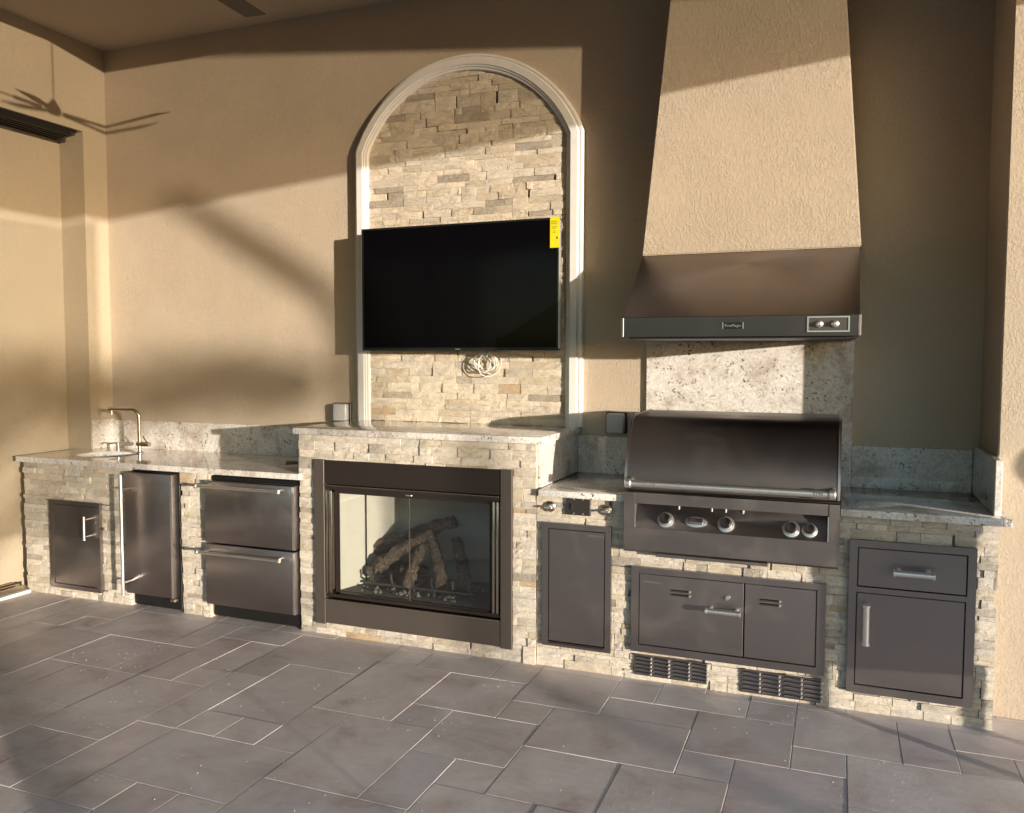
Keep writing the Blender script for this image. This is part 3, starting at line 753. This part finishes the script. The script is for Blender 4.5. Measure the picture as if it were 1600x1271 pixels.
def grill():
    t = thing('grill', 'built-in steel gas grill with curved lid and long handle', 'grill', (-.46, -.4, .65))
    x0, x1 = -.957, .022
    # body with slanted control recess
    mb = MB(); mb.prism([(-.735, .655), (-.742, .665), (-.742, .775), (-.672, .775), (-.672, .655)], x0, x1)
    mb.box(x0, -.905, -.742, -.672, .7752, .945); mb.box(-.022, x1, -.742, -.672, .7752, .945); mb.box(-.905, -.022, -.738, -.672, .893, .945)
    mb.build('front_panel', 'steel_md', t, smooth=False)
    mb = MB(); mb.prism([(-.7415, .776), (-.6722, .889), (-.6722, .776)], -.9045, -.0225); cp = mb.build('control_panel', 'steel_md', t, smooth=False)
    mb = MB(); mb.prism([(-.7425, .776), (-.7425, .889), (-.7385, .889), (-.7385, .776)], -.9035, -.8995); mb.prism([(-.7425, .776), (-.7425, .889), (-.7385, .889), (-.7385, .776)], -.0275, -.0235); mb.build('edge_strip', 'chrome', t)
    mb = MB(); mb.box(x0 + .002, x1 - .002, -.67, -.06, .67, .95); mb.build('body', 'steel_dk', t)
    mb = MB(); mb.box(-.80, -.28, -.744, -.70, .640, .656, .002); mb.build('drip_tray_lip', 'steel', t)
    # knobs on the slanted face
    nrm = Vector((0, -.113, .0695)).normalized(); nrm = Vector((0, -.852, .523))
    def on(x, f=.36): return Vector((x, -.7415 + .0693 * f, .776 + .113 * f))
    def knob(x, r, f=.36):
        c = on(x, f)
        k = MB(); k.tube([c - nrm * .001, c + nrm * .006, c + nrm * .008], [r * 1.25, r * 1.25, r * 1.1], 24); k = k.build('knob', 'chrome', t)
        mb = MB(); mb.tube([c + nrm * .007, c + nrm * .028, c + nrm * .033, c + nrm * .034], [r * .86, r * .80, r * .70, r * .4], 24); mb.build('knob_grip', 'steel_dk', k)
        mb = MB(); mb.tube([c + nrm * .0135, c + nrm * .0185], [r * .95, r * .95], 24); mb.build('ring', 'chrome', k)
    for x, r in ((-.757, .031), (-.474, .031), (-.184, .031), (-.104, .027)): knob(x, r)
    c = on(-.614); k = MB(); k.lathe_y((c.x, 0, 0), [(.026, 0), (.026, .006), (.022, .008)], 28, 2.0)
    q = Vector((0, 1, 0)).rotation_difference(nrm)
    for v in k.bm.verts: v.co = q @ (v.co - Vector((c.x, 0, 0))) + c
    k = k.build('control_dial', 'chrome', t)
    mb = MB(); mb.box(-.036, .036, .006, .022, -.014, .014, .004, 2)
    for v in mb.bm.verts: v.co = q @ v.co + c
    mb.build('switch', 'steel', k)
    for x in (-.70, -.545, -.48, -.40):
        mb = MB(); cc = on(x, .93) + Vector((0, -.004, 0)); mb.box(cc.x - .004, cc.x + .004, cc.y - .005, cc.y + .004, cc.z - .018, cc.z + .004, .001); mb.build('clip', 'chrome', cp)
    # lid
    prof = [(-.735, .955), (-.742, .965), (-.740, 1.01), (-.726, 1.08), (-.702, 1.15), (-.668, 1.22), (-.640, 1.262), (-.612, 1.288), (-.578, 1.303), (-.53, 1.309), (-.16, 1.312), (-.12, 1.30), (-.12, .955)]
    mb = MB(); mb.prism(prof, x0 + .010, x1 - .010); lid = mb.build('lid', 'steel_dk', t, ang=25)
    for a, b in ((x0 + .001, x0 + .012), (x1 - .012, x1 - .001)):
        pr = [(y - .004 if z > .956 else y, z + (.004 if z > 1.2 else 0)) for y, z in prof]
        mb = MB(); mb.prism(pr, a, b); mb.build('lid_end', 'steel', lid, ang=25)
    hy, hz = -.803, 1.000
    mb = MB(); mb.tube([(-.905, hy, hz), (-.030, hy, hz)], .0165, 20); h = mb.build('handle', 'chrome', lid)
    for x in (-.922, -.012):
        mb = MB(); mb.tube([(x - .016, hy, hz), (x - .010, hy, hz), (x + .010, hy, hz), (x + .016, hy, hz)], [.017, .023, .023, .017], 20); mb.cyl((x, hy, hz), (x, -.735, hz + .012), .011, 12); mb.build('handle_post', 'chrome', h)
    text('lettering', 'ECHELON', .018, (-.835, hy - .0164, hz + .001), 'engrave', h, .0008); text('lettering', 'E790', .018, (-.070, hy - .0164, hz + .001), 'ink', h, .0008)
grill()

def hood():
    t = thing('vent_hood', 'wide sloped steel vent hood with control knobs above the grill', 'vent hood', (-.45, -.35, 1.69))
    x0, x1 = -.990, .087
    mb = MB(); mb.prism([(-.252, 2.139), (-.662, 1.792), (-.662, 1.700), (-.002, 1.700), (-.002, 2.139)], x0 + .004, x1 - .004); mb.build('canopy', 'steel', t, smooth=False)
    mb = MB(); mb.box(x0, x1, -.684, -.6622, 1.695, 1.792, .002); fb = mb.build('front_band', 'band', t)
    mb = MB(); mb.box(x0 + .03, x1 - .03, -.655, -.03, 1.687, 1.6995); mb.build('filter', 'dark', t)
    for a, b in ((x0 - .0015, x0 + .009), (x1 - .009, x1 + .0015)):
        mb = MB(); mb.box(a, b, -.687, -.66, 1.697, 1.79, .001); mb.build('end_trim', 'steel', fb)
    bd = MB(); bd.box(-.510, -.414, -.6862, -.6842, 1.732, 1.762, .0008); bd = bd.build('badge', 'black', fb)
    mb = MB(); mb.box(-.510, -.506, -.688, -.6864, 1.732, 1.762); mb.box(-.418, -.414, -.688, -.6864, 1.732, 1.762); mb.build('badge_edge', 'chrome', bd)
    text('lettering', 'FireMagic', .017, (-.462, -.6866, 1.747), 'chrome', bd)
    c = MB()
    for q in subtract((-.136, .042, 1.714, 1.784), [(-.130, .036, 1.720, 1.778)], .001): c.box(q[0], q[1], -.690, -.6842, q[2], q[3])
    c = c.build('control_frame', 'chrome', t)
    mb = MB(); mb.box(-.1295, .0355, -.6865, -.6842, 1.7205, 1.7775); mb.build('control_plate', 'steel_dk', c)
    for x in (-.085, -.018):
        mb = MB(); mb.lathe_y((x, 0, 1.750), [(.017, -.6866), (.016, -.694), (.011, -.698), (.010, -.709), (.007, -.711)], 20); mb.build('knob', 'chrome', c)
    # stucco chimney above
    mb = MB(); bz, tz = 2.139, 3.82
    b = [(-.993, -.253), (.090, -.253), (.090, -.001), (-.993, -.001)]; u = [(-.800, -.352), (-.046, -.352), (-.046, -.001), (-.800, -.001)]
    V = [mb.bm.verts.new((*p, bz)) for p in b]; U = [mb.bm.verts.new((*p, tz)) for p in u]
    mb.bm.faces.new(V[::-1]); mb.bm.faces.new(U)
    for i in range(4): mb.bm.faces.new((V[i], V[(i + 1) % 4], U[(i + 1) % 4], U[i]))
    bmesh.ops.bevel(mb.bm, geom=list(mb.bm.edges), offset=.006, segments=2, affect='EDGES')
    tag(mb.build('chimney', 'wall'), 'tapering tan stucco chimney rising from the vent hood', 'chimney')
hood()

def television():
    t = thing('television', 'large black flat screen television hung on the stone niche', 'television', (-2.12, -.1, 1.637))
    x0, x1, z0, z1 = -2.762, -1.481, 1.638, 2.383
    mb = MB(); mb.box(x0, x1, -.176, -.135, z0, z1, .003); mb.build('back_shell', 'black', t)
    mb = MB()
    for q in subtract((x0 - .001, x1 + .001, z0 - .001, z1 + .001), [(x0 + .010, x1 - .010, z0 + .016, z1 - .010)], .002): mb.box(q[0], q[1], -.185, -.1765, q[2], q[3])
    bz = mb.build('bezel', 'black', t, smooth=False)
    mb = MB(); mb.box(x0 + .0102, x1 - .0102, -.1815, -.1766, z0 + .0162, z1 - .0102); mb.build('screen', 'screen', t)
    for x in (x0 - .0018, x1 + .0002):
        mb = MB(); mb.box(x, x + .0016, -.186, -.15, z0 + .01, z1 - .01); mb.build('edge_strip', 'chrome', bz)
    mb = MB(); mb.box(-2.125, -2.093, -.1862, -.1852, z0 + .003, z0 + .010); mb.build('logo', 'engrave', bz)
    mb = MB(); mb.box(-2.45, -1.80, -.135, -.10, 1.78, 2.22, .01); mb.build('rear_box', 'black', t)
    mb = MB(); mb.box(-2.3, -1.95, -.10, -.03, 1.85, 2.15); mb.build('wall_mount', 'dark', t)
    e = MB(); e.box(-1.532, -1.478, -.1885, -.1868, 2.214, 2.386, .0004); e = e.build('energy_label', 'yellow', t); e['label'] = 'yellow energy label hanging over the corner of the screen'
    text('print', 'ENERGY', .0095, (-1.507, -.1888, 2.360), 'ink', e, .0002); text('print', 'GUIDE', .0105, (-1.507, -.1888, 2.348), 'ink', e, .0002)
    for z, w in ((2.330, .030), (2.322, .024), (2.306, .012), (2.298, .016)):
        mb = MB(); mb.box(-1.507 - w / 2, -1.507 + w / 2, -.1891, -.1886, z, z + .002); mb.build('print_line', 'ink', e)
    mb = MB(); mb.box(-1.494, -1.487, -.1892, -.1886, 2.262, 2.276); mb.build('print_mark', 'ink', e)
    rg = random.Random(9)
    pts = []
    for k in range(210):
        a = -2 * math.pi * k / 30 + 1.2; lp = k / 30; w = k / 210
        rx = .062 + .016 * math.sin(lp * 2.1); rz = .058 + .014 * math.sin(lp * 1.3 + 2)
        pts.append((-1.99 + .012 * math.sin(lp * 1.7) + rx * math.cos(a) + .035 * w, -.07 - .028 * math.sin(a + lp) * (.4 + w) - .012 * math.sin(lp * 2.9), 1.560 + .010 * math.sin(lp * 2.3) + rz * math.sin(a)))
    pts = [(-2.01, -.09, 1.70), (-2.03, -.09, 1.66)] + pts + [(-1.95, -.09, 1.63), (-1.99, -.09, 1.70)]
    mb = MB(); mb.tube(pts, .0030, 8); tag(mb.build('cable_coil', 'cable'), 'coil of white cable hanging below the television', 'cable')
television()

def small_things():
    # switch plate
    t = thing('switch_plate', 'square dark steel switch plate between two gas valves', 'switch plate', (-1.2, -.69, .805))
    mb = MB(); mb.box(-1.266, -1.140, -.694, -.660, .803, .893, .002); mb.build('plate', 'steel_dk', t)
    mb = MB(); mb.box(-1.248, -1.233, -.6985, -.6942, .834, .862, .001); mb.build('toggle', 'black', t)
    for x in (-1.225, -1.178):
        for z in (.812, .885):
            mb = MB(); mb.cyl((x, -.697, z), (x, -.693, z), .0045, 10); mb.build('screw', 'chrome', t)
    for x, z, lb in ((-1.354, .838, 'chrome gas valve rosette near the fireplace stone'), (-1.056, .838, 'chrome gas valve rosette close to the grill')):
        t = thing('gas_valve', lb, 'gas valve', (x, -.69, z - .025), 'gas valves beside the switch plate')
        mb = MB(); mb.lathe_y((x, 0, z), [(.026, -.668), (.028, -.690), (.024, -.694), (.016, -.697), (.010, -.700)], 20); mb.build('rosette', 'nickel', t)
        mb = MB(); mb.cyl((x, -.722, z), (x, -.698, z), .007, 10); mb.box(x - .022, x + .022, -.727, -.719, z - .005, z + .005, .002); mb.build('key', 'chrome', t)
    # in-use weatherproof outlet covers
    for x, zz, lb in ((-3.022, 1.175, 'grey weatherproof outlet cover beside the arch, on the sink side'), (-1.183, 1.160, 'grey weatherproof outlet cover above the backsplash near the grill')):
        t = thing('outlet_cover', lb, 'outlet', (x, -.04, zz), 'outlet covers on the back wall')
        mb = MB(); mb.box(x - .062, x + .062, -.016, 0, zz, zz + .122, .004); mb.build('base', 'dark', t)
        mb = MB(); mb.box(x - .050, x + .054, -.062, -.0162, zz + .003, zz + .118, .013, 3); ld = mb.build('lid', 'outlet', t)
        mb = MB(); mb.box(x - .056, x - .046, -.045, -.02, zz + .012, zz + .110, .003); mb.build('hinge', 'dark', ld)
        mb = MB(); mb.box(x - .02, x + .03, -.0655, -.0615, zz + .03, zz + .034, .001); mb.build('rib', 'outlet', ld)
    # faucet
    t = thing('faucet', 'brushed nickel faucet with squared spout behind the sink', 'faucet', (-4.51, -.262, ZT))
    mb = MB(); mb.tube([(-4.512, -.262, ZT), (-4.512, -.262, ZT + .004), (-4.512, -.262, ZT + .012)], [.026, .026, .016], 20); mb.build('base', 'nickel', t)
    pts = [(-4.512, -.262, ZT + .01), (-4.512, -.262, 1.17)] + [(-4.512 - .055 + .055 * math.cos(a), -.262 - .008 * a, 1.175 + .055 * math.sin(a)) for a in (math.pi / 2 * k / 8 for k in range(9))] + [(-4.742, -.30, 1.2295)]
    mb = MB(); mb.tube(pts, .0125, 16); sp = mb.build('spout', 'nickel', t)
    mb = MB(); mb.cyl((-4.725, -.297, 1.222), (-4.725, -.297, 1.190), .009, 12); mb.build('aerator', 'chrome', sp)
    mb = MB(); mb.cyl((-4.53, -.262, .990), (-4.425, -.262, .990), .0165, 18); lv = mb.build('lever_body', 'nickel', t)
    mb = MB(); mb.cyl((-4.44, -.262, .998), (-4.482, -.262, 1.045), .004, 8); mb.build('lever', 'nickel', lv)
    t = thing('soap_dispenser', 'short nickel soap dispenser beside the sink bowl', 'dispenser', (-4.76, -.215, ZT))
    mb = MB(); mb.cyl((-4.76, -.215, ZT), (-4.76, -.215, .985), .013, 14); mb.build('body', 'nickel', t)
    mb = MB(); mb.tube([(-4.76, -.215, .978), (-4.77, -.23, .984), (-4.80, -.262, .980)], .006, 10); mb.build('nozzle', 'nickel', t)
    # dry leaf on the left counter
    mb = MB(); n, m = 12, 5; G = []
    for i in range(n + 1):
        u = i / n; w = .030 * math.sin(math.pi * min(.98, u * .92 + .05)) ** .8
        p = Vector((-3.15 + .225 * u, -.45 + .05 * u, ZT + .006 + .055 * u * u))
        G.append([mb.bm.verts.new(p + Vector((-.3 * v * w, v * w, .022 * v * v * (1 - .4 * u) + .004 * math.sin(9 * u + v)))) for v in (-1 + 2 * k / m for k in range(m + 1))])
    for i in range(n):
        for k in range(m): mb.bm.faces.new((G[i][k], G[i + 1][k], G[i + 1][k + 1], G[i][k + 1]))
    lf = mb.build('dry_leaf', 'drywood'); tag(lf, 'curled dry leaf lying on granite beside the fireplace block', 'leaf')
    sm = lf.modifiers.new('thickness', 'SOLIDIFY'); sm.thickness = .0012
small_things()

def fan():
    hx, hy, z = -2.97, -1.62, 3.45
    t = thing('ceiling_fan', 'dark ceiling fan with flat blades near the back wall', 'ceiling fan', (hx, hy, z))
    mb = MB(); mb.cyl((hx, hy, 3.52), (hx, hy, 4.62), .004, 12); mb.build('downrod', 'dark', t)
    mb = MB(); mb.tube([(hx, hy, 4.60), (hx, hy, 4.70)], [.04, .075], 20); mb.build('canopy', 'dark', t)
    mb = MB(); mb.tube([(hx, hy, 3.425), (hx, hy, 3.435), (hx, hy, 3.47), (hx, hy, 3.49), (hx, hy, 3.53)], [.03, .048, .052, .04, .008], 24); mb.build('motor', 'dark', t)
    for k in range(5):
        a = R(92 + 72 * k); d = Vector((math.cos(a), math.sin(a), 0)); s = Vector((-d.y, d.x, 0))
        mb = MB()
        c = [hx, hy, z]; o = Vector((hx, hy, z))
        q = []
        for rr, w in ((.20, .045), (.35, .062), (.60, .068), (.755, .066)):
            q.append((o + d * rr + s * w + Vector((0, 0, .002)), o + d * rr - s * w - Vector((0, 0, .002))))
        T = [[mb.bm.verts.new(p + Vector((0, 0, dz))) for p in pr] for dz in (.0025, -.0025) for pr in q]
        for b in (0, 4):
            for i in range(3): mb.bm.faces.new((T[b + i][0], T[b + i + 1][0], T[b + i + 1][1], T[b + i][1]))
        for i in range(3):
            for e in (0, 1): mb.bm.faces.new((T[i][e], T[i + 1][e], T[5 + i][e], T[4 + i][e]))
        for i in (0, 3): mb.bm.faces.new((T[i][0], T[i][1], T[4 + i][1], T[4 + i][0]))
        bl = mb.build('blade', 'fan', t, smooth=False)
        mb = MB(); mb.tube([o + d * .08 + Vector((0, 0, .0)), o + d * .26 + Vector((0, 0, .0))], .012, 8); mb.build('bracket', 'dark', bl)
fan()

# ------------------------------------------------------------------ added objects on the sun side (outside the frame, shaped to cast the soft shadows)
def ray(x, z, t, y=0.):
    """point at distance t towards the sun from a wall point"""
    return Vector((x + math.sin(R(SUN_AZ)) * t, y - math.cos(R(SUN_AZ)) * t, z + math.tan(R(SUN_EL)) * t))
def added_trunk():  # unseen trunk, added and bent to cast the slanted band on the wall
    T = 22.
    W = [(-2.94, .0), (-2.94, 1.2), (-2.97, 1.72), (-3.12, 1.97), (-3.4, 2.15), (-3.8, 2.38), (-4.45, 2.74)]
    pts = [ray(x, z, T) for x, z in W]; pts[0].z = -.3
    t = thing('added_trunk', 'bare leaning trunk added out on the lawn to cast a slanted shadow', 'tree', (pts[0].x, pts[0].y, -.3))
    mb = MB(); mb.tube(pts, [.05, .045, .05, .06, .075, .075, .05], 12); mb.build('trunk', 'teak', t)
added_trunk()
def cart():  # cart added out of frame so its shadow covers the drawer cabinet
    p = ray(.0, 0, 1.55, -.68)
    u = Vector((math.cos(R(SUN_AZ)), math.sin(R(SUN_AZ)), 0)); v = Vector((math.sin(R(SUN_AZ)), -math.cos(R(SUN_AZ)), 0))
    t = thing('added_cart', 'steel cart on tall legs added unseen to shadow the drawer cabinet', 'cart', (p.x, p.y, 0))
    def ob(name, a0, a1, b0, b1, z0, z1, mat, par=None):
        mb = MB(); mb.box(a0, a1, b0, b1, z0, z1, .006)
        for w in mb.bm.verts: w.co = p + u * w.co.x + v * w.co.y + Vector((0, 0, w.co.z - p.z))
        return mb.build(name, mat, par or t)
    ob('body', -.01, .29, 0, .62, .36, .97, 'steel'); ob('lid', -.02, .30, -.01, .63, .971, 1.06, 'teak')
    for a in (-.045, .27):
        for b in (.01, .57): ob('leg', a, a + .045, b, b + .05, 0, .36 if a > 0 else 1.0, 'teak')
cart()
def added_globe():  # unseen globe on a post, added for a round shadow on the pier
    p = ray(.80, 0, 2.2, -.51)
    t = thing('added_globe', 'unlit globe on a thin post added unseen to shadow the pier', 'lamp', (p.x, p.y, 0))
    c = Vector((p.x + .05, p.y + .087, 1.30))
    mb = MB(); mb.tube([(c.x, c.y, 0), (c.x, c.y, .02), (c.x, c.y, .03), (c.x, c.y, 1.17)], [.09, .09, .012, .012], 16); mb.build('post', 'dark', t)
    mb = MB(); bmesh.ops.create_uvsphere(mb.bm, u_segments=24, v_segments=16, radius=.14, matrix=Matrix.Translation(c)); mb.build('globe', 'outlet', t, ang=80)
added_globe()
def shade_tree():
    """flat-topped tree added far out on the lawn; its crown is shaped to dim the sun low on the left end of the wall"""
    rg = random.Random(12); T = 30.
    u = Vector((math.cos(R(SUN_AZ)), math.sin(R(SUN_AZ)), 0)); v = Vector((math.sin(R(SUN_AZ)), -math.cos(R(SUN_AZ)), 0))
    c = ray(-3.15, 1.46, T) - u * 1.9
    t = thing('added_tree', 'flat-topped spreading tree added far out on the lawn to dim the wall', 'tree', (c.x, c.y, -.25))
    mb = MB(); mb.tube([(c.x, c.y, -.3), (c.x + .05, c.y, 1.4), (c.x - .05, c.y + .05, 2.9), (c.x, c.y, c.z)], [.10, .08, .06, .03], 10)
    for k in range(9):
        a = k * .7; mb.tube([(c.x, c.y, 2.6 + .08 * k), c + u * 1.3 * math.cos(a) + v * 1.0 * math.sin(a) + Vector((0, 0, rg.uniform(-.1, .15)))], [.035, .01], 6)
    mb.build('trunk', 'teak', t)
    mb = MB()
    for k in range(2600):
        w = rg.uniform(-1, 1); q = c + u * 1.9 * w + v * rg.uniform(-1.4, 1.4) + Vector((0, 0, rg.gauss(0, .15) * (1 - .5 * w * w) - .02))
        e = Vector((rg.gauss(0, 1), rg.gauss(0, 1), rg.gauss(0, 1))).normalized() * rg.uniform(.03, .07); f = e.orthogonal().normalized() * e.length * .5
        mb.face([q - e, q + f, q + e, q - f])
    mb.build('crown', 'leaf', t, smooth=False)
shade_tree()
def added_tree_line():
    """dark belt of trees added to cut the horizon sky, open towards the low sun"""
    rg = random.Random(4); mb = MB()
    sunang = math.degrees(math.atan2(-math.cos(R(SUN_AZ)), math.sin(R(SUN_AZ))))
    for k in range(150):
        a = -200 + 215 * k / 149
        if abs(a - sunang) < 16: continue
        d = rg.uniform(20, 27); h = rg.uniform(1.3, 2.1)
        c = Vector((d * math.cos(R(a)), -3 + d * math.sin(R(a)), 0))
        for i in range(170):
            p = c + Vector((rg.gauss(0, .7), rg.gauss(0, .7), h * rg.random() ** .8))
            e = Vector((rg.gauss(0, 1), rg.gauss(0, 1), rg.gauss(0, 1))).normalized() * rg.uniform(.25, .5); f = e.orthogonal().normalized() * e.length * .6
            mb.face([p - e, p + f, p + e, p - f])
    o = mb.build('added_tree_line', 'leaf', None, smooth=False); o['kind'] = 'stuff'; tag(o, 'dark belt of trees added around the garden to hide low sky', 'trees')
added_tree_line()
